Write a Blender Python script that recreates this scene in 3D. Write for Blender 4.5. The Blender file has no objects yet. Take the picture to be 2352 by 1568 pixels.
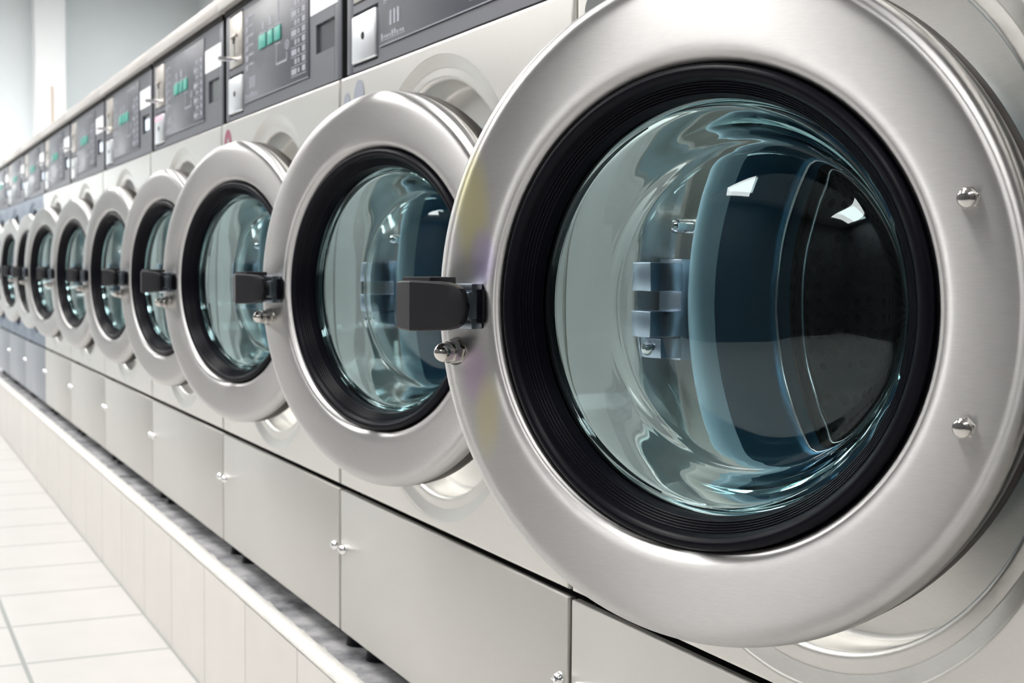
import bpy, bmesh, math, random
from mathutils import Vector, Matrix
random.seed(4)
PI = math.pi
scene = bpy.context.scene
col = scene.collection

# ------------------------------------------------------------------ camera
CAM = (1.1181, -0.5822, 0.7732)
YAW, PITCH, ROLL, FPX = 1.13399, 0.05303, 0.006925, 3185.2
cy_, sy_ = math.cos(YAW), math.sin(YAW)
fwd = Vector((-sy_ * math.cos(PITCH), cy_ * math.cos(PITCH), -math.sin(PITCH)))
rgt = Vector((cy_, sy_, 0.0))
upv = rgt.cross(fwd)
r2 = rgt * math.cos(ROLL) + upv * math.sin(ROLL)
u2 = -rgt * math.sin(ROLL) + upv * math.cos(ROLL)
cd = bpy.data.cameras.new('camera')
cam = bpy.data.objects.new('camera', cd)
col.objects.link(cam)
cam.matrix_world = Matrix(((r2.x, u2.x, -fwd.x, CAM[0]), (r2.y, u2.y, -fwd.y, CAM[1]),
                           (r2.z, u2.z, -fwd.z, CAM[2]), (0, 0, 0, 1)))
cd.sensor_width = 36.0
cd.lens = FPX / 2352 * 36.0
cd.clip_start = 0.02
cd.dof.use_dof = True
cd.dof.focus_distance = 0.96
cd.dof.aperture_fstop = 17.0
scene.camera = cam

# ------------------------------------------------------------------ world, view
w = bpy.data.worlds.new('world')
scene.world = w
w.use_nodes = True
w.node_tree.nodes['Background'].inputs[0].default_value = (0.8, 0.9, 1.0, 1)
w.node_tree.nodes['Background'].inputs[1].default_value = 0.3
vs = scene.view_settings
vs.view_transform = 'Standard'
vs.look = 'None'
vs.gamma = 1.0
vs.use_curve_mapping = False
vs.exposure = 0.17
LAMP = 16.0          # emission of the ceiling panels
WALL_FILL = 15.0        # emission of the unseen tube added at the far wall

# ------------------------------------------------------------------ materials
def nodemat(name):
    m = bpy.data.materials.new(name)
    m.use_nodes = True
    nt = m.node_tree
    return m, nt, nt.nodes['Principled BSDF']

def plain(name, colr, rough=0.5, metal=0.0, spec=0.5, bump=0.0, bscale=200.0, var=0.0, vscale=8.0, coat=0.0):
    m, nt, b = nodemat(name)
    b.inputs['Base Color'].default_value = (*colr, 1)
    b.inputs['Roughness'].default_value = rough
    b.inputs['Metallic'].default_value = metal
    b.inputs['Specular IOR Level'].default_value = spec
    b.inputs['Coat Weight'].default_value = coat
    tc = nt.nodes.new('ShaderNodeTexCoord')
    if var:
        n = nt.nodes.new('ShaderNodeTexNoise'); n.inputs['Scale'].default_value = vscale
        n.inputs['Detail'].default_value = 4
        nt.links.new(tc.outputs['Object'], n.inputs['Vector'])
        mx = nt.nodes.new('ShaderNodeMix'); mx.data_type = 'RGBA'
        mx.inputs[6].default_value = (*[c * (1 - var) for c in colr], 1)
        mx.inputs[7].default_value = (*[min(1, c * (1 + var)) for c in colr], 1)
        nt.links.new(n.outputs['Fac'], mx.inputs[0])
        nt.links.new(mx.outputs[2], b.inputs['Base Color'])
    if bump:
        n = nt.nodes.new('ShaderNodeTexNoise'); n.inputs['Scale'].default_value = bscale
        nt.links.new(tc.outputs['Object'], n.inputs['Vector'])
        bp = nt.nodes.new('ShaderNodeBump'); bp.inputs['Strength'].default_value = bump
        bp.inputs['Distance'].default_value = 0.001
        nt.links.new(n.outputs['Fac'], bp.inputs['Height'])
        nt.links.new(bp.outputs['Normal'], b.inputs['Normal'])
    return m

def steel(name, colr, rough, aniso=0.6, grain=(160, 160, 1500), gamp=0.16, bump=0.05, painted_reflection=False, smear=0.14):
    """brushed stainless: fine horizontal grain in roughness and bump, soft smudges"""
    m, nt, b = nodemat(name)
    L = nt.links.new
    tc = nt.nodes.new('ShaderNodeTexCoord')
    mp = nt.nodes.new('ShaderNodeMapping'); mp.inputs['Scale'].default_value = grain
    L(tc.outputs['Object'], mp.inputs['Vector'])
    n = nt.nodes.new('ShaderNodeTexNoise'); n.inputs['Scale'].default_value = 1.0; n.inputs['Detail'].default_value = 3
    L(mp.outputs['Vector'], n.inputs['Vector'])
    big = nt.nodes.new('ShaderNodeTexNoise'); big.inputs['Scale'].default_value = 5.0; big.inputs['Detail'].default_value = 5
    L(tc.outputs['Object'], big.inputs['Vector'])
    add = nt.nodes.new('ShaderNodeMath'); add.operation = 'MULTIPLY_ADD'
    L(n.outputs['Fac'], add.inputs[0]); add.inputs[1].default_value = gamp; add.inputs[2].default_value = rough - gamp / 2
    add2 = nt.nodes.new('ShaderNodeMath'); add2.operation = 'MULTIPLY_ADD'
    L(big.outputs['Fac'], add2.inputs[0]); add2.inputs[1].default_value = smear
    off = nt.nodes.new('ShaderNodeMath'); off.operation = 'SUBTRACT'; off.inputs[1].default_value = smear / 2
    L(add.outputs[0], off.inputs[0]); L(off.outputs[0], add2.inputs[2])
    L(add2.outputs[0], b.inputs['Roughness'])
    b.inputs['Metallic'].default_value = 1.0
    b.inputs['Base Color'].default_value = (*colr, 1)
    b.inputs['Anisotropic'].default_value = aniso
    vt = nt.nodes.new('ShaderNodeVectorTransform'); vt.vector_type = 'VECTOR'
    vt.convert_from = 'OBJECT'; vt.convert_to = 'WORLD'; vt.inputs[0].default_value = (0, 0, 1)
    L(vt.outputs[0], b.inputs['Tangent'])
    mx = nt.nodes.new('ShaderNodeMix'); mx.data_type = 'RGBA'
    mx.inputs[6].default_value = (*[c * 0.90 for c in colr], 1); mx.inputs[7].default_value = (*[min(1, c * 1.06) for c in colr], 1)
    L(n.outputs['Fac'], mx.inputs[0])
    last = mx.outputs[2]
    if painted_reflection:
        # coloured reflection painted into the steel beside the latch: straw yellow and violet
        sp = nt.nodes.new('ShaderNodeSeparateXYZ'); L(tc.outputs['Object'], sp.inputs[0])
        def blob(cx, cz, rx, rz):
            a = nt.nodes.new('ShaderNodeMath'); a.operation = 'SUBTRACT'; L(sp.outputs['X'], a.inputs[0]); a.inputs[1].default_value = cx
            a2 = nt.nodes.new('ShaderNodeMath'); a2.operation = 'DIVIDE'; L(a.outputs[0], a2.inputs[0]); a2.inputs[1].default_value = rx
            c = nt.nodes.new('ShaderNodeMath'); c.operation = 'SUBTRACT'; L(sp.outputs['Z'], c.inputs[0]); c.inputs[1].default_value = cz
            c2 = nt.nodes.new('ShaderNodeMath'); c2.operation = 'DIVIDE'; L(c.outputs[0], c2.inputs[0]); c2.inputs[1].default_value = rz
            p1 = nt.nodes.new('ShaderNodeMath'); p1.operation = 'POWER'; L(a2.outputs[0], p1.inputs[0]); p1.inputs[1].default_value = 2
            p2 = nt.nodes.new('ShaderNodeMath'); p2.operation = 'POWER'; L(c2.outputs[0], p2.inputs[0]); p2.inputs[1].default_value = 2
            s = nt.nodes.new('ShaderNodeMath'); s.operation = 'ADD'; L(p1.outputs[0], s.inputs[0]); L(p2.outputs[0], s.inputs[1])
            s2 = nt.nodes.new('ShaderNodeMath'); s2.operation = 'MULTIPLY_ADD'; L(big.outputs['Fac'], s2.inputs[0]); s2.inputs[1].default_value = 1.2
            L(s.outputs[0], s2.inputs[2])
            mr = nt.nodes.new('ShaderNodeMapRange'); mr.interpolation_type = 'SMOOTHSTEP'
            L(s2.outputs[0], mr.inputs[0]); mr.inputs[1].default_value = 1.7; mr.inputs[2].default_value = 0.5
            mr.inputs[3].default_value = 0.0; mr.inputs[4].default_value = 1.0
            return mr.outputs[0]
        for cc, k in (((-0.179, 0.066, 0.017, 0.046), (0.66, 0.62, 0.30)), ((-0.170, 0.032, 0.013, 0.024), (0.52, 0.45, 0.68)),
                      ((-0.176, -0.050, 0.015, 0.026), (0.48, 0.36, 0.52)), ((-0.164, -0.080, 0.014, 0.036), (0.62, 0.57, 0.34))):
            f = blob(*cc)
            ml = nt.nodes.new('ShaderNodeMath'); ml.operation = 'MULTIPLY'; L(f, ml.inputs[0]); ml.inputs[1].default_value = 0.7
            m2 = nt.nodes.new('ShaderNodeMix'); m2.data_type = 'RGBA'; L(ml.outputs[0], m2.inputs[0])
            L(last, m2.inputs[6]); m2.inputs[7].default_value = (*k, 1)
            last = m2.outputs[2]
    L(last, b.inputs['Base Color'])
    if bump:
        bp = nt.nodes.new('ShaderNodeBump'); bp.inputs['Strength'].default_value = bump; bp.inputs['Distance'].default_value = 0.0004
        L(n.outputs['Fac'], bp.inputs['Height']); L(bp.outputs['Normal'], b.inputs['Normal'])
    return m

def glass(name):
    m, nt, b = nodemat(name)
    nt.nodes.remove(b)
    g = nt.nodes.new('ShaderNodeBsdfGlass')
    g.inputs['Color'].default_value = (0.77, 0.865, 0.875, 1)
    g.inputs['IOR'].default_value = 1.48
    g.inputs['Roughness'].default_value = 0.0
    nt.links.new(g.outputs[0], nt.nodes['Material Output'].inputs[0])
    return m

def emit(name, colr, s):
    m, nt, b = nodemat(name)
    b.inputs['Base Color'].default_value = (*colr, 1)
    b.inputs['Emission Color'].default_value = (*colr, 1)
    b.inputs['Emission Strength'].default_value = s
    return m

def tiles(name, axes, size, off, colr, groutc, gw, rough, bump=0.3):
    """square tiles from world-aligned object coordinates; axes are indices, off the grout offsets, gw grout widths"""
    m, nt, b = nodemat(name)
    L = nt.links.new
    tc = nt.nodes.new('ShaderNodeTexCoord')
    sp = nt.nodes.new('ShaderNodeSeparateXYZ'); L(tc.outputs['Object'], sp.inputs[0])
    outs = []
    cells = []
    for ax, s, o, g in zip(axes, size, off, gw):
        a = nt.nodes.new('ShaderNodeMath'); a.operation = 'SUBTRACT'; L(sp.outputs[ax], a.inputs[0]); a.inputs[1].default_value = o
        d = nt.nodes.new('ShaderNodeMath'); d.operation = 'DIVIDE'; L(a.outputs[0], d.inputs[0]); d.inputs[1].default_value = s
        ad = nt.nodes.new('ShaderNodeMath'); ad.operation = 'ADD'; L(d.outputs[0], ad.inputs[0]); ad.inputs[1].default_value = 0.5
        fl = nt.nodes.new('ShaderNodeMath'); fl.operation = 'FLOOR'; L(d.outputs[0], fl.inputs[0]); cells.append(fl.outputs[0])
        fr = nt.nodes.new('ShaderNodeMath'); fr.operation = 'FRACT'; L(ad.outputs[0], fr.inputs[0])
        c = nt.nodes.new('ShaderNodeMath'); c.operation = 'SUBTRACT'; L(fr.outputs[0], c.inputs[0]); c.inputs[1].default_value = 0.5
        ab = nt.nodes.new('ShaderNodeMath'); ab.operation = 'ABSOLUTE'; L(c.outputs[0], ab.inputs[0])
        mr = nt.nodes.new('ShaderNodeMapRange'); mr.interpolation_type = 'SMOOTHSTEP'; L(ab.outputs[0], mr.inputs[0])
        mr.inputs[1].default_value = 0.35 * g / s; mr.inputs[2].default_value = 0.65 * g / s
        mr.inputs[3].default_value = 1.0; mr.inputs[4].default_value = 0.0
        outs.append(mr.outputs[0])
    f = outs[0]
    if len(outs) > 1:
        mx = nt.nodes.new('ShaderNodeMath'); mx.operation = 'MAXIMUM'; L(outs[0], mx.inputs[0]); L(outs[1], mx.inputs[1]); f = mx.outputs[0]
    n = nt.nodes.new('ShaderNodeTexNoise'); n.inputs['Scale'].default_value = 9; n.inputs['Detail'].default_value = 6
    L(tc.outputs['Object'], n.inputs['Vector'])
    wn = nt.nodes.new('ShaderNodeTexWhiteNoise'); wn.noise_dimensions = '2D'
    cb = nt.nodes.new('ShaderNodeCombineXYZ'); L(cells[0], cb.inputs[0])
    if len(cells) > 1: L(cells[1], cb.inputs[1])
    L(cb.outputs[0], wn.inputs['Vector'])
    av = nt.nodes.new('ShaderNodeMath'); av.operation = 'MULTIPLY_ADD'; L(wn.outputs['Value'], av.inputs[0]); av.inputs[1].default_value = 0.3
    L(n.outputs['Fac'], av.inputs[2])
    tcm = nt.nodes.new('ShaderNodeMix'); tcm.data_type = 'RGBA'
    tcm.inputs[6].default_value = (*[c * 0.93 for c in colr], 1); tcm.inputs[7].default_value = (*[c * 1.05 for c in colr], 1)
    L(av.outputs[0], tcm.inputs[0])
    gm = nt.nodes.new('ShaderNodeMix'); gm.data_type = 'RGBA'; L(f, gm.inputs[0]); L(tcm.outputs[2], gm.inputs[6])
    gm.inputs[7].default_value = (*groutc, 1)
    L(gm.outputs[2], b.inputs['Base Color'])
    b.inputs['Roughness'].default_value = rough
    bp = nt.nodes.new('ShaderNodeBump'); bp.inputs['Strength'].default_value = bump; bp.inputs['Distance'].default_value = 0.002; bp.invert = True
    L(f, bp.inputs['Height']); L(bp.outputs['Normal'], b.inputs['Normal'])
    return m

def concrete(name):
    m, nt, b = nodemat(name)
    L = nt.links.new
    tc = nt.nodes.new('ShaderNodeTexCoord')
    n = nt.nodes.new('ShaderNodeTexNoise'); n.inputs['Scale'].default_value = 14; n.inputs['Detail'].default_value = 8; n.inputs['Roughness'].default_value = 0.65
    L(tc.outputs['Object'], n.inputs['Vector'])
    cr = nt.nodes.new('ShaderNodeValToRGB')
    cr.color_ramp.elements[0].position = 0.36; cr.color_ramp.elements[0].color = (0.10, 0.10, 0.115, 1)
    cr.color_ramp.elements[1].position = 0.62; cr.color_ramp.elements[1].color = (0.42, 0.42, 0.43, 1)
    L(n.outputs['Fac'], cr.inputs[0]); L(cr.outputs[0], b.inputs['Base Color'])
    b.inputs['Roughness'].default_value = 0.75
    bp = nt.nodes.new('ShaderNodeBump'); bp.inputs['Strength'].default_value = 0.5; bp.inputs['Distance'].default_value = 0.003
    L(n.outputs['Fac'], bp.inputs['Height']); L(bp.outputs['Normal'], b.inputs['Normal'])
    return m

def drum_mat(name):
    m, nt, b = nodemat(name)
    L = nt.links.new
    tc = nt.nodes.new('ShaderNodeTexCoord')
    vo = nt.nodes.new('ShaderNodeTexVoronoi'); vo.inputs['Scale'].default_value = 70; vo.inputs['Randomness'].default_value = 0.12
    L(tc.outputs['Object'], vo.inputs['Vector'])
    lt = nt.nodes.new('ShaderNodeMath'); lt.operation = 'GREATER_THAN'; L(vo.outputs['Distance'], lt.inputs[0]); lt.inputs[1].default_value = 0.36
    mx = nt.nodes.new('ShaderNodeMix'); mx.data_type = 'RGBA'; L(lt.outputs[0], mx.inputs[0])
    mx.inputs[6].default_value = (0.004, 0.004, 0.005, 1); mx.inputs[7].default_value = (0.10, 0.105, 0.11, 1)
    L(mx.outputs[2], b.inputs['Base Color'])
    b.inputs['Metallic'].default_value = 0.8; b.inputs['Roughness'].default_value = 0.4
    return m

M = {}
M['front'] = steel('brushed_steel_front', (0.62, 0.607, 0.58), 0.35, 0.45, bump=0.02)
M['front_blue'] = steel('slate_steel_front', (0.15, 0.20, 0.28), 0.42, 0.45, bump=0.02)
M['door'] = steel('brushed_steel_door', (0.54, 0.535, 0.53), 0.31, 1.0, gamp=0.07, bump=0.05, smear=0.04)
M['door_reflection'] = steel('brushed_steel_door_reflection', (0.54, 0.535, 0.53), 0.31, 1.0, gamp=0.07, bump=0.05, smear=0.04, painted_reflection=True)
M['access'] = steel('brushed_steel_access', (0.58, 0.57, 0.545), 0.46, 0.4, bump=0.02)
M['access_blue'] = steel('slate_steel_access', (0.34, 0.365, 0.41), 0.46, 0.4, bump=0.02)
M['chrome'] = plain('chrome', (0.85, 0.85, 0.86), 0.08, 1.0)
M['nut'] = plain('nickel', (0.62, 0.60, 0.57), 0.12, 1.0)
M['zinc'] = plain('zinc_plate', (0.58, 0.63, 0.74), 0.30, 1.0, var=0.1, vscale=60)
M['pivot'] = plain('dark_zinc', (0.32, 0.36, 0.41), 0.35, 1.0)
M['rubber'] = plain('black_rubber', (0.004, 0.004, 0.007), 0.34, 0.0, 0.12, bump=0.03, bscale=300)
M['backring'] = plain('dark_brown_edge', (0.035, 0.028, 0.024), 0.5, 0.0)
M['plastic'] = plain('black_plastic', (0.010, 0.010, 0.013), 0.45, 0.0, 0.35, bump=0.12, bscale=900)
M['panel'] = plain('grey_panel', (0.090, 0.094, 0.115), 0.42, 0.0, 0.5, bump=0.05, bscale=700)
M['overlay'] = plain('grey_overlay', (0.078, 0.082, 0.101), 0.36, 0.0, 0.5)
M['coin'] = plain('satin_coin_plate', (0.62, 0.58, 0.54), 0.38, 1.0, var=0.08, vscale=40)
M['cash'] = plain('polished_cash_door', (0.80, 0.82, 0.85), 0.38, 1.0, var=0.06, vscale=30)
M['cash_pink'] = plain('pink_tape', (0.80, 0.52, 0.62), 0.5)
M['green'] = plain('green_keys', (0.06, 0.34, 0.28), 0.45)
M['legend'] = plain('pale_print', (0.30, 0.31, 0.36), 0.5)
M['white'] = plain('white_paper', (0.85, 0.86, 0.90), 0.6)
M['window'] = plain('dark_window', (0.045, 0.05, 0.058), 0.22, 0.0, 0.5)
M['lit'] = emit('lit_display', (0.62, 0.72, 0.85), 0.7)
M['hole'] = plain('dark_hole', (0.004, 0.004, 0.004), 0.8)
M['cap'] = plain('taupe_cap', (0.58, 0.55, 0.53), 0.4, 0.3, var=0.05, vscale=20)
M['body'] = plain('dark_cabinet', (0.02, 0.02, 0.021), 0.7)
M['glass'] = glass('bowl_glass')
M['gasket'] = plain('blue_grey_gasket', (0.36, 0.52, 0.60), 0.30, 0.0, 0.5)
M['throat'] = plain('dark_blue_throat', (0.09, 0.25, 0.40), 0.33, 0.85, 0.5)
M['drum'] = drum_mat('perforated_drum')
M['lip'] = plain('drum_lip', (0.55, 0.56, 0.57), 0.2, 1.0)
M['stk_grey'] = plain('grey_decal', (0.25, 0.27, 0.32), 0.55)
M['stk_red'] = plain('dark_red_decal', (0.26, 0.05, 0.10), 0.5)
M['stk_dark'] = plain('charcoal_decal', (0.09, 0.10, 0.10), 0.5)
M['wall'] = plain('wall_paint', (0.70, 0.74, 0.75), 0.7, var=0.02, vscale=1.5)
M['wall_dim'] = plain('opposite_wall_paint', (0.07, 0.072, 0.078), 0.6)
M['column'] = plain('white_column_paint', (0.86, 0.87, 0.88), 0.6)
M['ceil'] = plain('ceiling_paint', (0.50, 0.50, 0.50), 0.8)
M['floor'] = tiles('floor_tiles', ('X', 'Y'), (0.3, 0.283), (-1.684, -0.030), (0.56, 0.548, 0.535), (0.30, 0.32, 0.31), (0.009, 0.009), 0.38)
M['plinth'] = tiles('plinth_tiles', ('X',), (0.3,), (-1.684,), (0.60, 0.575, 0.54), (0.36, 0.35, 0.33), (0.005,), 0.42, 0.2)
M['concrete'] = concrete('stained_concrete')
M['edge'] = plain('white_edge_render', (0.70, 0.69, 0.66), 0.6, bump=0.35, bscale=120, var=0.12, vscale=50)
M['lamp'] = emit('lamp_panel', (1.0, 0.985, 0.96), LAMP)
M['tube'] = emit('fill_tube', (0.97, 0.99, 1.0), WALL_FILL)
M['lampcase'] = plain('white_lamp_case', (0.8, 0.8, 0.8), 0.5)
M['tan'] = plain('tan_strip', (0.62, 0.52, 0.43), 0.6)

# ------------------------------------------------------------------ mesh helpers
MESH = {}
def finish(key, bm, angle=35):
    bmesh.ops.recalc_face_normals(bm, faces=bm.faces)
    me = bpy.data.meshes.new(key)
    bm.to_mesh(me); bm.free()
    for p in me.polygons: p.use_smooth = True
    me.set_sharp_from_angle(angle=math.radians(angle))
    MESH[key] = me
    return me

def add_box(bm, x0, x1, y0, y1, z0, z1, bev=0.0, seg=2):
    r = bmesh.ops.create_cube(bm, size=1.0)
    vv = r['verts']
    bmesh.ops.scale(bm, vec=(x1 - x0, y1 - y0, z1 - z0), verts=vv)
    bmesh.ops.translate(bm, vec=((x0 + x1) / 2, (y0 + y1) / 2, (z0 + z1) / 2), verts=vv)
    if bev:
        es = list({e for v in vv for e in v.link_edges})
        bmesh.ops.bevel(bm, geom=es, offset=bev, segments=seg, profile=0.5, affect='EDGES')

def box(key, *a, **k):
    bm = bmesh.new(); add_box(bm, *a, **k); return finish(key, bm)

def boxes(key, lst, bev=0.0):
    bm = bmesh.new()
    for b in lst: add_box(bm, *b, bev=bev)
    return finish(key, bm)

def add_revolve(bm, prof, seg, cx=0, cz=0, closed=False, yoff=0.0):
    """prof: (r, y) pairs turned round the local Y axis through (cx, cz)"""
    rings = []
    for r, y in prof:
        if r < 1e-6: rings.append([bm.verts.new((cx, y + yoff, cz))])
        else: rings.append([bm.verts.new((cx + r * math.cos(2 * PI * k / seg), y + yoff, cz + r * math.sin(2 * PI * k / seg))) for k in range(seg)])
    prs = list(zip(rings, rings[1:])) + ([(rings[-1], rings[0])] if closed else [])
    for A, B in prs:
        for k in range(seg):
            k2 = (k + 1) % seg
            if len(A) == 1 and len(B) == 1: continue
            if len(A) == 1: bm.faces.new((A[0], B[k], B[k2]))
            elif len(B) == 1: bm.faces.new((A[k], B[0], A[k2]))
            else: bm.faces.new((A[k], B[k], B[k2], A[k2]))

def revolve(key, prof, seg=96, closed=False, angle=40, cx=0, cz=0):
    bm = bmesh.new(); add_revolve(bm, prof, seg, cx, cz, closed); return finish(key, bm, angle)

def spline(pts, n=6):
    """Catmull-Rom through (r, y) points"""
    out = []
    P = [pts[0]] + list(pts) + [pts[-1]]
    for i in range(1, len(P) - 2):
        p0, p1, p2, p3 = P[i - 1:i + 3]
        for k in range(n):
            t = k / n
            out.append(tuple(0.5 * (2 * p1[j] + (p2[j] - p0[j]) * t + (2 * p0[j] - 5 * p1[j] + 4 * p2[j] - p3[j]) * t * t
                                    + (3 * p1[j] - p0[j] - 3 * p2[j] + p3[j]) * t ** 3) for j in (0, 1)))
    out.append(tuple(pts[-1]))
    return out

def obj(name, me, mat, parent=None, loc=(0, 0, 0), rotz=0.0):
    if me.materials:
        if me.materials[0] != mat: me = me.copy(); me.materials[0] = mat
    else: me.materials.append(mat)
    o = bpy.data.objects.new(name, me)
    col.objects.link(o)
    o.parent = parent
    o.location = loc
    o.rotation_euler = (0, 0, rotz)
    return o

def tag(o, label=None, cat=None, group=None, kind=None):
    if label: o['label'] = label
    if cat: o['category'] = cat
    if group: o['group'] = group
    if kind: o['kind'] = kind
    return o

def struct(name, me, mat, label=None):
    o = obj(name, me, mat); o['kind'] = 'structure'
    if label: o['label'] = label
    return o

# ------------------------------------------------------------------ room
X0, X1, Y0, Y1, H = -10.0, 3.2, -4.2, 1.85, 2.95
PT = 0.242      # plinth top
struct('floor', box('floor_m', X0, X1, Y0, Y1, -0.1, 0.0), M['floor'])
struct('ceiling', box('ceil_m', X0, X1, Y0, Y1, H, H + 0.1), M['ceil'])
struct('wall_far', box('wall_far_m', X0 - 0.1, X0, Y0, Y1, 0, H), M['wall'])
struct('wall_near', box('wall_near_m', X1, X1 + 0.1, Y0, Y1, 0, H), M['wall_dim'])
struct('wall_back', box('wall_back_m', X0, X1, Y1, Y1 + 0.1, 0, H), M['wall'])
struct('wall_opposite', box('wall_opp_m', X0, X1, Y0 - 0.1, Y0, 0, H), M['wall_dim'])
struct('column', box('column_m', X0, X0 + 0.22, 0.59, 0.81, 0, H, bev=0.006), M['column'], 'white square column against the far wall')

# plinth under the row: tiled riser, rounded white nosing, rough concrete top
PX0, PX1 = -9.2, 1.4
pl = struct('plinth', box('plinth_m', PX0, PX1, -0.0299, 0.95, 0, PT - 0.014), M['plinth'], 'low tiled plinth that carries the row of washing machines')
obj('concrete_bed', box('bed_m', PX0, PX1, -0.010, 0.95, PT - 0.014, PT), M['concrete'], pl)
bm = bmesh.new()
prof = [(-0.0299, PT - 0.016)] + [(-0.0299 + 0.012 * (1 - math.cos(a)), PT - 0.012 + 0.0125 * math.sin(a)) for a in [k * PI / 16 for k in range(9)]] + [(-0.008, PT + 0.0004), (-0.006, PT - 0.002)]
NX = 400
rows = []
for i in range(NX + 1):
    x = PX0 + (PX1 - PX0) * i / NX
    j = 0.0012 * math.sin(i * 1.7) + 0.001 * random.random()
    rows.append([bm.verts.new((x, y + (j * 1.6 if k > 7 else 0), z - (abs(j) * 0.8 if k > 2 else 0))) for k, (y, z) in enumerate(prof)])
for A, B in zip(rows, rows[1:]):
    for k in range(len(prof) - 1): bm.faces.new((A[k], B[k], B[k + 1], A[k + 1]))
obj('nosing', finish('nosing_m', bm, 80), M['edge'], pl)

# tan strip on the column
ts = obj('thermometer', box('strip_m', X0 + 0.22, X0 + 0.232, 0.700, 0.718, 1.62, 2.10, bev=0.003), M['tan'])
tag(ts, 'narrow tan thermometer strip fixed upright on the white column', 'thermometer')

# ceiling panels
def ceiling_light(x, y, lx, ly, label):
    r = bpy.data.objects.new('ceiling_light', None); col.objects.link(r); r.location = (x, y, H)
    k = 'cl%.2f_%.2f' % (lx, ly)
    if k not in MESH:
        t = 0.03
        boxes(k, [(-lx / 2 - t, lx / 2 + t, -ly / 2 - t, -ly / 2, -0.05, 0), (-lx / 2 - t, lx / 2 + t, ly / 2, ly / 2 + t, -0.05, 0),
                  (-lx / 2 - t, -lx / 2, -ly / 2, ly / 2, -0.05, 0), (lx / 2, lx / 2 + t, -ly / 2, ly / 2, -0.05, 0)])
        box(k + 'd', -lx / 2, lx / 2, -ly / 2, ly / 2, -0.03, -0.002)
    obj('lamp_frame', MESH[k], M['lampcase'], r)
    obj('diffuser', MESH[k + 'd'], M['lamp'], r)
    tag(r, label, 'ceiling light', 'ceiling light panels')
for k, x in enumerate((2.7, -0.1, -2.0, -4.0, -6.0, -8.0)):
    for y in (-1.25, -3.1) + ((0.95,) if k >= 4 else ()):  # panels behind the row are extras, added to brighten the far wall
        ceiling_light(x, y, 0.6, 1.2, 'white ceiling light panel %s' % ('added behind the far end of the machine row to brighten the far wall' if y > 0 else 'over the aisle in front of the machines' if y > -2 else 'along the opposite side of the room'))

# unseen tube lamp added to whiten far wall and column, below the machine tops
wl = bpy.data.objects.new('added_wall_lamp', None); col.objects.link(wl); wl.location = (X0, -0.35, 1.36)
obj('added_lamp_bracket', boxes('wlb_m', [(0, 0.30, -0.6, -0.56, -0.06, -0.03), (0, 0.30, 0.56, 0.6, -0.06, -0.03), (0.24, 0.36, -0.8, 0.8, -0.04, -0.025)]), M['lampcase'], wl)
bm = bmesh.new()
bmesh.ops.create_cone(bm, cap_ends=True, segments=20, radius1=0.019, radius2=0.019, depth=1.55, matrix=Matrix.Translation((0.30, 0, 0.0)) @ Matrix.Rotation(PI / 2, 4, 'X'))
obj('fill_tube', finish('wlt_m', bm), M['tube'], wl)
tag(wl, 'unseen tube lamp added at the far wall to whiten the wall and column', 'wall lamp')

# ------------------------------------------------------------------ washing machine meshes (origin: centre of the front, floor level)
W = 0.68
ZC = 0.748
HW = 0.3362
FZ0, FZ1 = 0.478, 1.0238

# front panel: flat sheet with a round opening, shallow step, recess, rolled edges
bm = bmesh.new()
angs = set(2 * PI * k / 128 for k in range(128))
for cx, cz in ((HW, FZ1 - ZC), (-HW, FZ1 - ZC), (-HW, FZ0 - ZC), (HW, FZ0 - ZC)):
    angs.add(math.atan2(cz, cx) % (2 * PI))
angs = sorted(angs)
e = 0.003
def rect_pt(a, m):
    c, s = math.cos(a), math.sin(a)
    hx = HW - m
    t = 1e9
    if abs(c) > 1e-9: t = min(t, hx / abs(c))
    if s > 1e-9: t = min(t, (FZ1 - m - ZC) / s)
    if s < -1e-9: t = min(t, (FZ0 + m - ZC) / s)
    return t * c, t * s
loops = []
for m, y in ((0.0, 0.011), (0.0, e), (e * 0.3, e * 0.3), (e, 0.0), (e + 0.0006, 0.0)):
    loops.append([(*rect_pt(a, m), y) for a in angs])
for r, y in [(0.2625, 0.0), (0.2612, 0.0), (0.2604, 0.0003), (0.2597, 0.0007), (0.2592, 0.0009), (0.2489, 0.0044), (0.2484, 0.0046), (0.2477, 0.0049), (0.2468, 0.0050), (0.2460, 0.0050), (0.2390, 0.0050), (0.2382, 0.0050)] + \
        [(0.2382 - 0.0055 * math.sin(k * PI / 16), 0.0050 + 0.0055 * (1 - math.cos(k * PI / 16))) for k in range(1, 9)] + \
        [(0.2325, 0.0115), (0.2312, 0.0320), (0.2308, 0.0345), (0.2290, 0.0385), (0.2255, 0.0402), (0.2245, 0.0403), (0.1870, 0.0400), (0.1860, 0.0400), (0.1835, 0.041), (0.1815, 0.044)]:
    loops.append([(r * math.cos(a), r * math.sin(a), y) for a in angs])
vl = [[bm.verts.new((x, y, z + ZC)) for x, z, y in l] for l in loops]
for A, B in zip(vl, vl[1:]):
    for k in range(len(angs)):
        k2 = (k + 1) % len(angs)
        bm.faces.new((A[k], B[k], B[k2], A[k2]))
finish('front_m', bm, 30)

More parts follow.
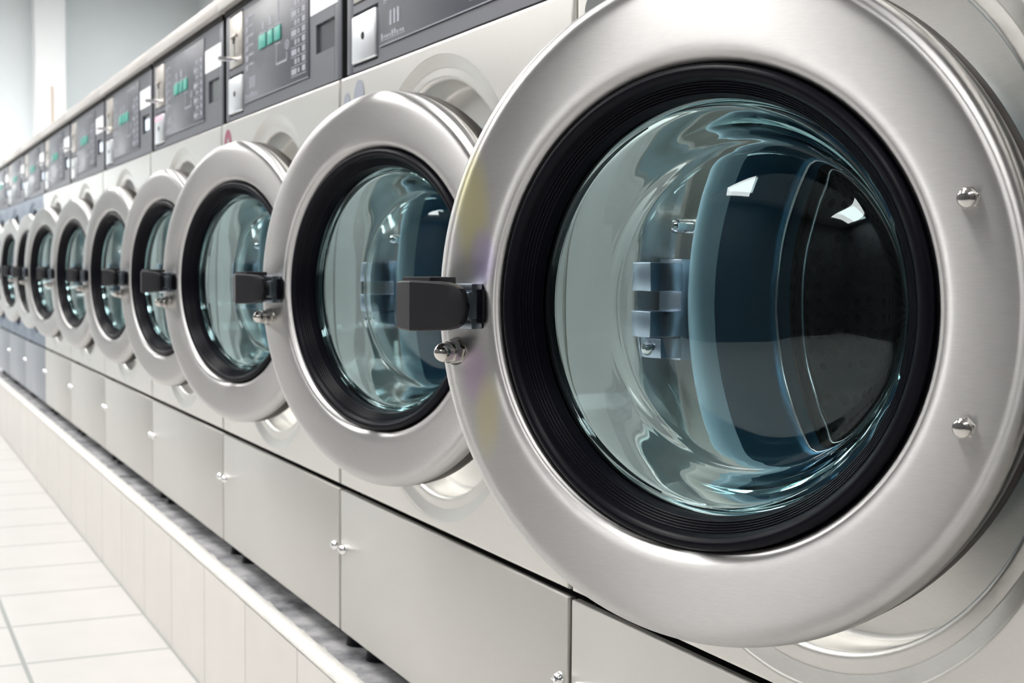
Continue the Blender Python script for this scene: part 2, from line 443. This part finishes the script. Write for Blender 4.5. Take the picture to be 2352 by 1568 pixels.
box('access_m', -HW, HW, 0.0, 0.009, 0.2775, 0.4708, bev=0.0018, seg=2)
boxes('body_m', [(-0.3285, -0.3265, 0.02, 0.78, 0.279, 1.222), (0.3265, 0.3285, 0.02, 0.78, 0.279, 1.222), (-0.3265, 0.3265, 0.778, 0.78, 0.279, 1.222),
                 (-0.3265, 0.3265, 0.026, 0.778, 0.279, 0.281), (-0.3265, 0.3265, 0.026, 0.03, 0.281, 0.505), (-0.3265, 0.3265, 0.05, 0.054, 0.99, 1.222)])
box('cap_m', -0.3388, 0.3388, -0.008, 0.78, 1.2215, 1.2465, bev=0.0025)
box('capshade_m', -0.330, 0.330, 0.004, 0.05, 1.2118, 1.2214)  # black strip that paints the shade in the gap under the cap
# gasket (blue grey), throat, drum
revolve('gasket_m', spline([(0.1832, 0.042), (0.1832, 0.028), (0.1812, 0.0235), (0.1772, 0.0225), (0.1735, 0.025), (0.1712, 0.031), (0.1705, 0.042)], 5), 96, cz=ZC)
revolve('throat_m', [(0.1705, 0.042), (0.169, 0.058), (0.167, 0.078), (0.166, 0.096), (0.167, 0.106), (0.167, 0.112)], 96, cz=ZC)
revolve('drum_m', [(0.179, 0.124), (0.235, 0.134), (0.245, 0.144), (0.245, 0.44), (0.235, 0.455), (0.10, 0.462), (0.0, 0.462)], 96, cz=ZC)
revolve('lip_m', spline([(0.181, 0.126), (0.169, 0.122), (0.1625, 0.120), (0.1610, 0.1225), (0.165, 0.127), (0.175, 0.130)], 4), 96, cz=ZC)
revolve('throat_lip_m', spline([(0.1660, 0.0955), (0.1630, 0.0955), (0.1618, 0.0970), (0.1630, 0.0985), (0.1665, 0.0990)], 4), 96, cz=ZC)
# door catch inside the recess: two zinc blocks on a plate, plus screws
bm = bmesh.new()
add_box(bm, -0.223, -0.189, 0.022, 0.039, ZC - 0.049, ZC + 0.033, bev=0.001)
for z0, z1 in ((0.007, 0.030), (-0.030, -0.009), (-0.047, -0.031)):
    add_box(bm, -0.216, -0.186, -0.008 if z1 > -0.03 else 0.002, 0.022, ZC + z0, ZC + z1, bev=0.001)
finish('catch_m', bm)
bm = bmesh.new()
add_revolve(bm, [(0.0, -0.004), (0.004, -0.003), (0.006, 0.0), (0.006, 0.003)], 20, -0.203, ZC - 0.039)
finish('catch_screw_m', bm)
bm = bmesh.new()
add_revolve(bm, [(0.0, 0.022), (0.004, 0.023), (0.006, 0.026), (0.0065, 0.040)], 20, -0.206, ZC + 0.060)
finish('recess_screw_m', bm)

# chrome quarter-turn fasteners on the access panel
for s in (-1, 1):
    bm = bmesh.new()
    add_revolve(bm, [(0.0, -0.0068), (0.003, -0.0066), (0.0052, -0.0052), (0.0068, -0.0022), (0.0072, 0.0005)], 28, s * 0.3225, 0.391)
    add_box(bm, s * 0.3225 - 0.0042, s * 0.3225 + 0.0042, -0.0078, -0.006, 0.3902, 0.3918)
    finish('knob%d_m' % s, bm)
# feet
for s in (-1, 1):
    for yk, y in enumerate((0.045, 0.70)):
        bm = bmesh.new()
        bmesh.ops.create_cone(bm, cap_ends=True, segments=24, radius1=0.021, radius2=0.019, depth=0.018, matrix=Matrix.Translation((s * 0.298, y, PT + 0.009)))
        bmesh.ops.create_cone(bm, cap_ends=True, segments=16, radius1=0.008, radius2=0.008, depth=0.020, matrix=Matrix.Translation((s * 0.298, y, PT + 0.027)))
        finish('foot%d_%d_m' % (s, yk), bm)

# control panel (coordinates from the machine's left edge: u = x + 0.34)
def U(u): return u - W / 2
CY = 0.006
bm = bmesh.new()
PZ0, PZ1 = 1.0275, 1.2115
# frame around two recesses: built as strips so the coin door and the window sit in real pockets
add_box(bm, U(0.0125), U(0.0385), CY, 0.05, PZ0, PZ1, bev=0.0012)
add_box(bm, U(0.0385), U(0.1360), CY, 0.05, PZ0, 1.0345)
add_box(bm, U(0.0385), U(0.1360), CY, 0.05, 1.1040, 1.1145)
add_box(bm, U(0.0385), U(0.1360), CY, 0.05, 1.2080, PZ1)
add_box(bm, U(0.0385), U(0.1360), CY + 0.016, 0.05, 1.0345, 1.1040)
add_box(bm, U(0.0385), U(0.1360), CY + 0.004, 0.05, 1.1145, 1.2080)
add_box(bm, U(0.1360), U(0.5520), CY, 0.05, PZ0, PZ1)
add_box(bm, U(0.5520), U(0.6380), CY, 0.05, PZ0, 1.0745)
add_box(bm, U(0.5520), U(0.6380), CY, 0.05, 1.1155, PZ1)
add_box(bm, U(0.5520), U(0.6380), CY + 0.006, 0.05, 1.0745, 1.1155)
add_box(bm, U(0.6380), U(0.6675), CY, 0.05, PZ0, PZ1, bev=0.0012)
finish('panel_m', bm)
box('panelend_m', U(0.6675), U(0.6682), CY + 0.0015, 0.05, PZ0, PZ1)
box('overlay_m', U(0.144), U(0.520), CY - 0.0016, CY - 0.0002, 1.0470, 1.2020, bev=0.0005)
box('coinplate_m', U(0.0440), U(0.1315), CY - 0.002, CY + 0.0035, 1.1165, 1.2045, bev=0.0012)
bm = bmesh.new()
add_box(bm, U(0.068), U(0.084), CY - 0.0024, CY - 0.0018, 1.1570, 1.1660)
add_box(bm, U(0.0785), U(0.0815), CY - 0.0024, CY - 0.0018, 1.1340, 1.1570)
finish('coinslot_m', bm)
box('coinrim_m', U(0.060), U(0.100), CY - 0.006, CY - 0.002, 1.1665, 1.1715, bev=0.0012)
bm = bmesh.new()
bmesh.ops.create_cone(bm, cap_ends=True, segments=16, radius1=0.0038, radius2=0.0042, depth=0.034, matrix=Matrix.Translation((U(0.100), CY - 0.018, 1.1265)) @ Matrix.Rotation(PI / 2, 4, 'X'))
finish('coinpin_m', bm)
box('cash_m', U(0.0425), U(0.1325), CY - 0.004, CY + 0.013, 1.0375, 1.0985, bev=0.0022, seg=3)
bm = bmesh.new(); add_revolve(bm, [(0.0, CY - 0.0052), (0.0042, CY - 0.005), (0.0052, CY - 0.0040)], 20, U(0.0875), 1.0695)
finish('keyhole_m', bm)
bm = bmesh.new()
for a, b_ in ((0.247, 0.290), (0.302, 0.331), (0.341, 0.375)):
    add_box(bm, U(a), U(b_), CY - 0.004, CY - 0.0015, 1.1225, 1.1445, bev=0.0008)
KEYS = []
bm.free()
for k, (a, b_) in enumerate(((0.247, 0.290), (0.302, 0.331), (0.341, 0.375))):
    KEYS.append(box('key%d_m' % k, U(a), U(b_), CY - 0.004, CY - 0.0015, 1.1225, 1.1445, bev=0.0008))
# printed legend on the overlay
bm = bmesh.new()
def pr(u0, u1, z0, z1): add_box(bm, U(u0), U(u1), CY - 0.00195, CY - 0.0016, z0, z1)
for k in range(6):
    z = 1.1870 - 0.0158 * k
    pr(0.178, 0.208, z - 0.002, z + 0.0012)
    pr(0.160, 0.174, z - 0.0085, z + 0.0005)
    pr(0.160, 0.170, z - 0.0110, z - 0.0095)
for a, b_ in ((0.250, 0.288), (0.303, 0.329), (0.342, 0.372)): pr(a, b_, 1.1465, 1.1490)
pr(0.262, 0.275, 1.153, 1.166); pr(0.305, 0.320, 1.153, 1.167)
pr(0.342, 0.370, 1.1170, 1.1195)
pr(0.3575, 0.3605, 1.150, 1.194); pr(0.3575, 0.462, 1.193, 1.1955); pr(0.460, 0.464, 1.187, 1.195)
pr(0.3465, 0.3495, 1.088, 1.117); pr(0.3465, 0.406, 1.0850, 1.0882); pr(0.404, 0.4075, 1.088, 1.099)
# dial outline
for k in range(16):
    a = 2 * PI * k / 16
    pr(0.4075 + 0.010 * math.cos(a) - 0.0015, 0.4075 + 0.010 * math.cos(a) + 0.0015, 1.1092 + 0.0062 * math.sin(a) - 0.0012, 1.1092 + 0.0062 * math.sin(a) + 0.0012)
pr(0.404, 0.411, 1.106, 1.112)
# washing table
for k in range(9):
    z = 1.1560 - 0.01435 * (k - 1)
    if z - 0.010 < 1.05: break
    if k < 8: pr(0.430, 0.508, z - 0.0143, z - 0.0131)
    if k % 2 == 0: pr(0.449, 0.459, z - 0.0105, z - 0.0025)
    else: pr(0.432, 0.459, z - 0.0110, z - 0.0025)
    pr(0.466, 0.474, z - 0.0100, z - 0.0030)
    pr(0.488, 0.504, z - 0.0105, z - 0.0020)
for k in range(3): pr(0.182 + 0.013 * k, 0.190 + 0.013 * k, 1.068, 1.086)
for k in range(9):   # a small script word, unreadable at this distance
    pr(0.152 + 0.0092 * k, 0.1585 + 0.0092 * k, 1.0545 + 0.0008 * (k % 2), 1.0585 + (0.003 if k in (0, 4, 5) else 0))
pr(0.150, 0.236, 1.0525, 1.0535)
pr(0.144, 0.520, 1.0465, 1.0478)
finish('legend_m', bm)
box('label_m', U(0.526), U(0.654), CY - 0.0006, CY, 1.1330, 1.1750)
box('labeltall_m', U(0.526), U(0.654), CY - 0.0006, CY, 1.1320, 1.1860)
box('window_m', U(0.5535), U(0.6365), CY + 0.004, CY + 0.006, 1.0755, 1.1145)
box('lit_m', U(0.572), U(0.622), CY + 0.0032, CY + 0.004, 1.082, 1.106)
box('pink_m', U(0.0455), U(0.1295), CY - 0.0046, CY - 0.0040, 1.0860, 1.0965)
# decals beside the opening
def oval(key, cx, cz, rx, rz, ring=0.0):
    bm = bmesh.new(); n = 36
    o1 = [bm.verts.new((cx + rx * math.cos(2 * PI * k / n), -0.0006, cz + rz * math.sin(2 * PI * k / n))) for k in range(n)]
    o0 = [bm.verts.new((v.co.x, -0.00005, v.co.z)) for v in o1]
    for k in range(n): bm.faces.new((o1[k], o1[(k + 1) % n], o0[(k + 1) % n], o0[k]))
    if ring:
        i1 = [bm.verts.new((cx + (rx - ring) * math.cos(2 * PI * k / n), -0.0006, cz + (rz - ring) * math.sin(2 * PI * k / n))) for k in range(n)]
        for k in range(n): bm.faces.new((o1[k], o1[(k + 1) % n], i1[(k + 1) % n], i1[k]))
    else: bm.faces.new(o1)
    return finish(key, bm)
oval('decal_a', U(0.031), 0.988, 0.012, 0.014); oval('decal_b', U(0.080), 0.992, 0.020, 0.022)
oval('decal_red', U(0.047), 0.982, 0.026, 0.030, 0.014)
oval('decal_dark', U(0.042), 1.000, 0.022, 0.016)

# ------------------------------------------------------------------ door meshes (origin: centre of the door, outward = -y)
RO, RK = 0.2169, 0.1546
revolve('ring_m', spline([(0.1500, 0.016), (0.1538, 0.010), (0.1550, 0.0045), (0.1572, 0.0005), (0.1603, -0.0020), (0.1640, -0.0031), (0.170, -0.0036), (0.185, -0.0038), (0.200, -0.0035),
                          (0.2062, -0.0026), (0.2100, -0.0009), (0.2135, 0.0022), (0.2157, 0.0062), (0.2166, 0.0100), (0.2168, 0.0125)], 5), 160)
revolve('doorback_m', [(0.2166, 0.0125), (0.2169, 0.0135), (0.2169, 0.0305), (0.2150, 0.0335), (0.2110, 0.0345), (0.160, 0.0345), (0.1405, 0.0345), (0.1402, 0.033), (0.1402, 0.029)], 160)
ribs = [(0.1440, 0.0035)]
for k in range(5):
    r0 = 0.1432 - 0.00145 * k; y0 = 0.0048 + 0.0017 * k
    ribs += [(r0, y0), (r0 - 0.0005, y0 - 0.0004), (r0 - 0.0010, y0 + 0.0002), (r0 - 0.0012, y0 + 0.0014)]
revolve('seal_m', spline([(0.1530, 0.014), (0.1548, 0.007), (0.1544, 0.0015), (0.1520, -0.0015), (0.1490, -0.0020), (0.1460, 0.0000), (0.1440, 0.0035)], 5)[:-1] + ribs +
        spline([(0.1354, 0.0150), (0.1348, 0.0170), (0.1343, 0.0200), (0.1345, 0.0214), (0.1360, 0.0216)], 3) + [(0.1398, 0.0216), (0.1398, 0.0312), (0.1362, 0.0312), (0.1358, 0.0335), (0.1400, 0.0345)], 160, angle=30)
front = [(0.1390, 0.0222), (0.1345, 0.0224), (0.1310, 0.0226)] + spline([(0.1298, 0.0232), (0.1288, 0.0250), (0.1272, 0.0300), (0.1225, 0.0430), (0.1165, 0.0580), (0.1128, 0.0670)], 5)[:-1] + \
    spline([(0.1128, 0.0670), (0.1110, 0.0702), (0.1090, 0.0714), (0.1062, 0.0712), (0.1020, 0.0700), (0.090, 0.0653), (0.070, 0.0592), (0.045, 0.0542), (0.022, 0.0518), (0.0, 0.0510)], 5)
back = spline([(0.0, 0.0580), (0.022, 0.0588), (0.045, 0.0612), (0.070, 0.0662), (0.090, 0.0722), (0.1030, 0.0773), (0.1100, 0.0800), (0.1150, 0.0802), (0.1185, 0.0778), (0.1208, 0.0730)], 5)[:-1] + \
    spline([(0.1208, 0.0730), (0.1245, 0.0620), (0.1290, 0.0460), (0.1328, 0.0335), (0.1345, 0.0305), (0.1365, 0.0298), (0.1390, 0.0298)], 5)
revolve('glass_m', front + back, 192, closed=True, angle=50)
# latch handle: lofted black lever
bm = bmesh.new()
st = []
for k, (x, yf, yb, h) in enumerate([(-0.2232, -0.0335, -0.0290, 0.0160), (-0.2224, -0.0350, -0.0250, 0.0168), (-0.2120, -0.0402, -0.0260, 0.0175), (-0.2010, -0.0455, -0.0340, 0.0177),
                       (-0.1920, -0.0443, -0.0345, 0.0175), (-0.1820, -0.0428, -0.0335, 0.0171), (-0.1730, -0.0412, -0.0322, 0.0164), (-0.1665, -0.0398, -0.0313, 0.0148), (-0.1622, -0.0384, -0.0310, 0.0122), (-0.1598, -0.0370, -0.0308, 0.0086), (-0.1588, -0.0355, -0.0310, 0.0045)]):
    zo = -0.0016
    st.append([bm.verts.new(p) for p in ((x, yf, zo - h), (x, yf, zo + h), (x, yb, zo + h), (x, yb, zo - h))])
for A, B in zip(st, st[1:]):
    for k in range(4): bm.faces.new((A[k], B[k], B[(k + 1) % 4], A[(k + 1) % 4]))
bm.faces.new(st[0]); bm.faces.new(st[-1])
bmesh.ops.recalc_face_normals(bm, faces=bm.faces)
long_e = [e_ for e_ in bm.edges if abs((e_.verts[0].co - e_.verts[1].co).x) > 0.0008 and len(e_.link_faces) == 2]
bmesh.ops.bevel(bm, geom=long_e, offset=0.0014, segments=2, profile=0.5, affect='EDGES')
finish('handle_m', bm, 22)
boxes('handle_arm_m', [(-0.2150, -0.1890, -0.0375, -0.0090, -0.0180, 0.0185)], bev=0.0010)
# grey pivot block
boxes('pivot_m', [(-0.1960, -0.1690, -0.0160, -0.0035, 0.0080, 0.0140), (-0.1960, -0.1690, -0.0160, -0.0035, -0.0180, -0.0110), (-0.1760, -0.1690, -0.0200, -0.0035, -0.0110, 0.0080),
                  (-0.1990, -0.1690, -0.0055, -0.0035, -0.0180, 0.0140)], bev=0.0008)
box('pivot_shadow_m', -0.1690, -0.1672, -0.0090, -0.0035, -0.0140, 0.0100, bev=0.0008)  # thin black block standing in for the shadow beside the pivot

def hexnut(key, cx, cz, R, hh, domeR, domeh, y0, washer, tip=True):
    bm = bmesh.new()
    if washer:
        add_revolve(bm, [(0.0, y0 - 0.0016), (washer, y0 - 0.0016), (washer, y0 + 0.001)], 28, cx, cz)
        y0 -= 0.0016
    A, B, C2 = [], [], []
    for k in range(6):
        a = 2 * PI * k / 6 + 0.25
        A.append(bm.verts.new((cx + R * math.cos(a), y0 + 0.001, cz + R * math.sin(a))))
        B.append(bm.verts.new((cx + R * math.cos(a), y0 - hh * 0.8, cz + R * math.sin(a))))
    for k in range(24):
        a = 2 * PI * k / 24 + 0.25
        C2.append(bm.verts.new((cx + R * 0.88 * math.cos(a), y0 - hh, cz + R * 0.88 * math.sin(a))))
    for k in range(6):
        bm.faces.new((A[k], A[(k + 1) % 6], B[(k + 1) % 6], B[k]))
        for q in range(4):
            c0, c1 = C2[4 * k + q], C2[(4 * k + q + 1) % 24]
            if q < 2: bm.faces.new((B[k], c0, c1)) 
            else: bm.faces.new((B[(k + 1) % 6], c0, c1))
        bm.faces.new((B[k], B[(k + 1) % 6], C2[4 * k + 2]))
    bm.faces.new(C2)
    n = 8
    prof = [(domeR, y0 - hh + 0.0002), (domeR, y0 - hh - domeh * 0.35)] + [(domeR * math.cos(q * PI / 2 / n), y0 - hh - domeh * 0.35 - domeh * 0.65 * math.sin(q * PI / 2 / n)) for q in range(1, n + 1)]
    add_revolve(bm, prof[:-1] + [(0.0, prof[-1][1])], 28, cx, cz)
    return finish(key, bm, 30)
hexnut('acorn_m', -0.1930, -0.0350, 0.0088, 0.0075, 0.0070, 0.0125, -0.0036, 0.0098)
hexnut('boltU_m', 0.1750, 0.0655, 0.0064, 0.0032, 0.0057, 0.0042, -0.0037, 0)
hexnut('boltD_m', 0.1755, -0.0620, 0.0064, 0.0032, 0.0057, 0.0042, -0.0037, 0)
# hinge arm between panel and door
for k, z in enumerate((ZC - 0.085, ZC + 0.045)): box('hinge%d_m' % k, 0.236, 0.262, -0.004, 0.030, z, z + 0.04, bev=0.002)

ANG = [0.4815, 0.3506, 0.3185, 0.2191, 0.1801, 0.1820, 0.1956, 0.1359, 0.1360, 0.15]
LABELS = [
    'nearest stainless washing machine, its large round door ajar across the right half',
    'second nearest stainless washing machine, with two grey round decals above its ajar door',
    'third nearest steel washing machine, dark red ring decal left of its ajar door',
    'fourth nearest steel washing machine, pink tape across the top of its coin box',
    'fifth steel washing machine from the right, nearest one showing a lit pale blue display',
    'sixth steel washing machine from the right, second one with a lit display',
    'seventh washing machine from the right, last one with a pale steel front',
    'eighth washing machine from the right, first one with a slate blue front',
    'ninth washing machine from the right, slate blue front, door at the left picture edge',
    'tenth washing machine from the right, the farthest slate blue one at the row end']

def machine(i):
    xm = W / 2 - i * W
    root = bpy.data.objects.new('washing_machine', None)
    col.objects.link(root)
    root.location = (xm, 0.39, PT)
    tag(root, LABELS[i], 'washing machine', 'washing machines in the row')
    off = (0, -0.39, -PT)
    def part(name, key, mat, parent=root, loc=off, rz=0.0): return obj(name, MESH[key], M[mat], parent, loc, rz)
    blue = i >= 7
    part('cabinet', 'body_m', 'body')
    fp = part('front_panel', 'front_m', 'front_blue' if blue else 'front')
    z0 = (0, 0, 0)
    part('door_gasket', 'gasket_m', 'gasket', fp, z0)
    part('door_catch', 'catch_m', 'zinc', fp, z0)
    part('screw', 'catch_screw_m', 'chrome', fp, z0)
    part('screw', 'recess_screw_m', 'chrome', fp, z0)
    for k in (0, 1): part('hinge', 'hinge%d_m' % k, 'backring', fp, z0)
    if i == 0: tag(part('decal', 'decal_dark', 'stk_dark', fp, z0), 'dark rounded decal')
    if i == 1:
        tag(part('decal', 'decal_a', 'stk_grey', fp, z0), 'small grey rounded decal'); tag(part('decal', 'decal_b', 'stk_grey', fp, z0), 'larger grey rounded decal')
    if i == 2: tag(part('decal', 'decal_red', 'stk_red', fp, z0), 'dark red ring decal')
    dr = part('drum', 'drum_m', 'drum')
    part('drum_throat', 'throat_m', 'throat', dr, z0)
    part('drum_lip', 'lip_m', 'lip', dr, z0)
    part('throat_lip', 'throat_lip_m', 'lip', dr, z0)
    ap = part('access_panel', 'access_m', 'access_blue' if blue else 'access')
    for s in (-1, 1): part('fastener', 'knob%d_m' % s, 'chrome', ap, z0)
    for s in (-1, 1):
        for yk in (0, 1): part('foot', 'foot%d_%d_m' % (s, yk), 'rubber')
    tc_ = part('top_cap', 'cap_m', 'cap')
    part('cap_gap_shade', 'capshade_m', 'hole', tc_, z0)
    cp = part('control_panel', 'panel_m', 'panel')
    part('panel_edge', 'panelend_m', 'hole', cp, z0)
    part('key_overlay', 'overlay_m', 'overlay', cp, z0)
    part('printed_legend', 'legend_m', 'legend', cp, z0)
    for k in range(3): part('green_key', 'key%d_m' % k, 'green', cp, z0)
    part('coin_plate', 'coinplate_m', 'coin', cp, z0)
    part('coin_slot', 'coinslot_m', 'hole', cp, z0)
    part('coin_slot_rim', 'coinrim_m', 'coin', cp, z0)
    part('coin_lever', 'coinpin_m', 'chrome', cp, z0)
    part('coin_box_door', 'cash_m', 'cash', cp, z0)
    part('keyhole', 'keyhole_m', 'hole', cp, z0)
    if i == 3: tag(part('pink_tape', 'pink_m', 'cash_pink', cp, z0), 'strip of pink tape')
    part('instruction_label', 'labeltall_m' if i in (2,) else 'label_m', 'white', cp, z0)
    part('display_window', 'window_m', 'window', cp, z0)
    if i >= 4: tag(part('lit_display', 'lit_m', 'lit', cp, z0), 'lit pale blue display')
    # door
    th = ANG[i]
    L, yh, t = 0.2507, 0.0140, -0.01036
    c, s = math.cos(th), math.sin(th)
    vx, vy = -L, -t - yh
    dloc = (L + c * vx - s * vy + off[0], yh + s * vx + c * vy + off[1], ZC + off[2])
    d = part('door', 'ring_m', 'door_reflection' if i == 0 else 'door', root, dloc, th)
    part('back_shell', 'doorback_m', 'backring', d, z0)
    part('rubber_seal', 'seal_m', 'rubber', d, z0)
    part('glass_bowl', 'glass_m', 'glass', d, z0)
    part('latch_handle', 'handle_m', 'plastic', d, z0)
    part('latch_arm', 'handle_arm_m', 'plastic', d, z0)
    part('latch_pivot', 'pivot_m', 'pivot', d, z0)
    part('pivot_shadow', 'pivot_shadow_m', 'rubber', d, z0)
    part('acorn_nut', 'acorn_m', 'nut', d, z0)
    part('hinge_bolt', 'boltU_m', 'nut', d, z0)
    part('hinge_bolt', 'boltD_m', 'nut', d, z0)
    return root
for i in range(10): machine(i)
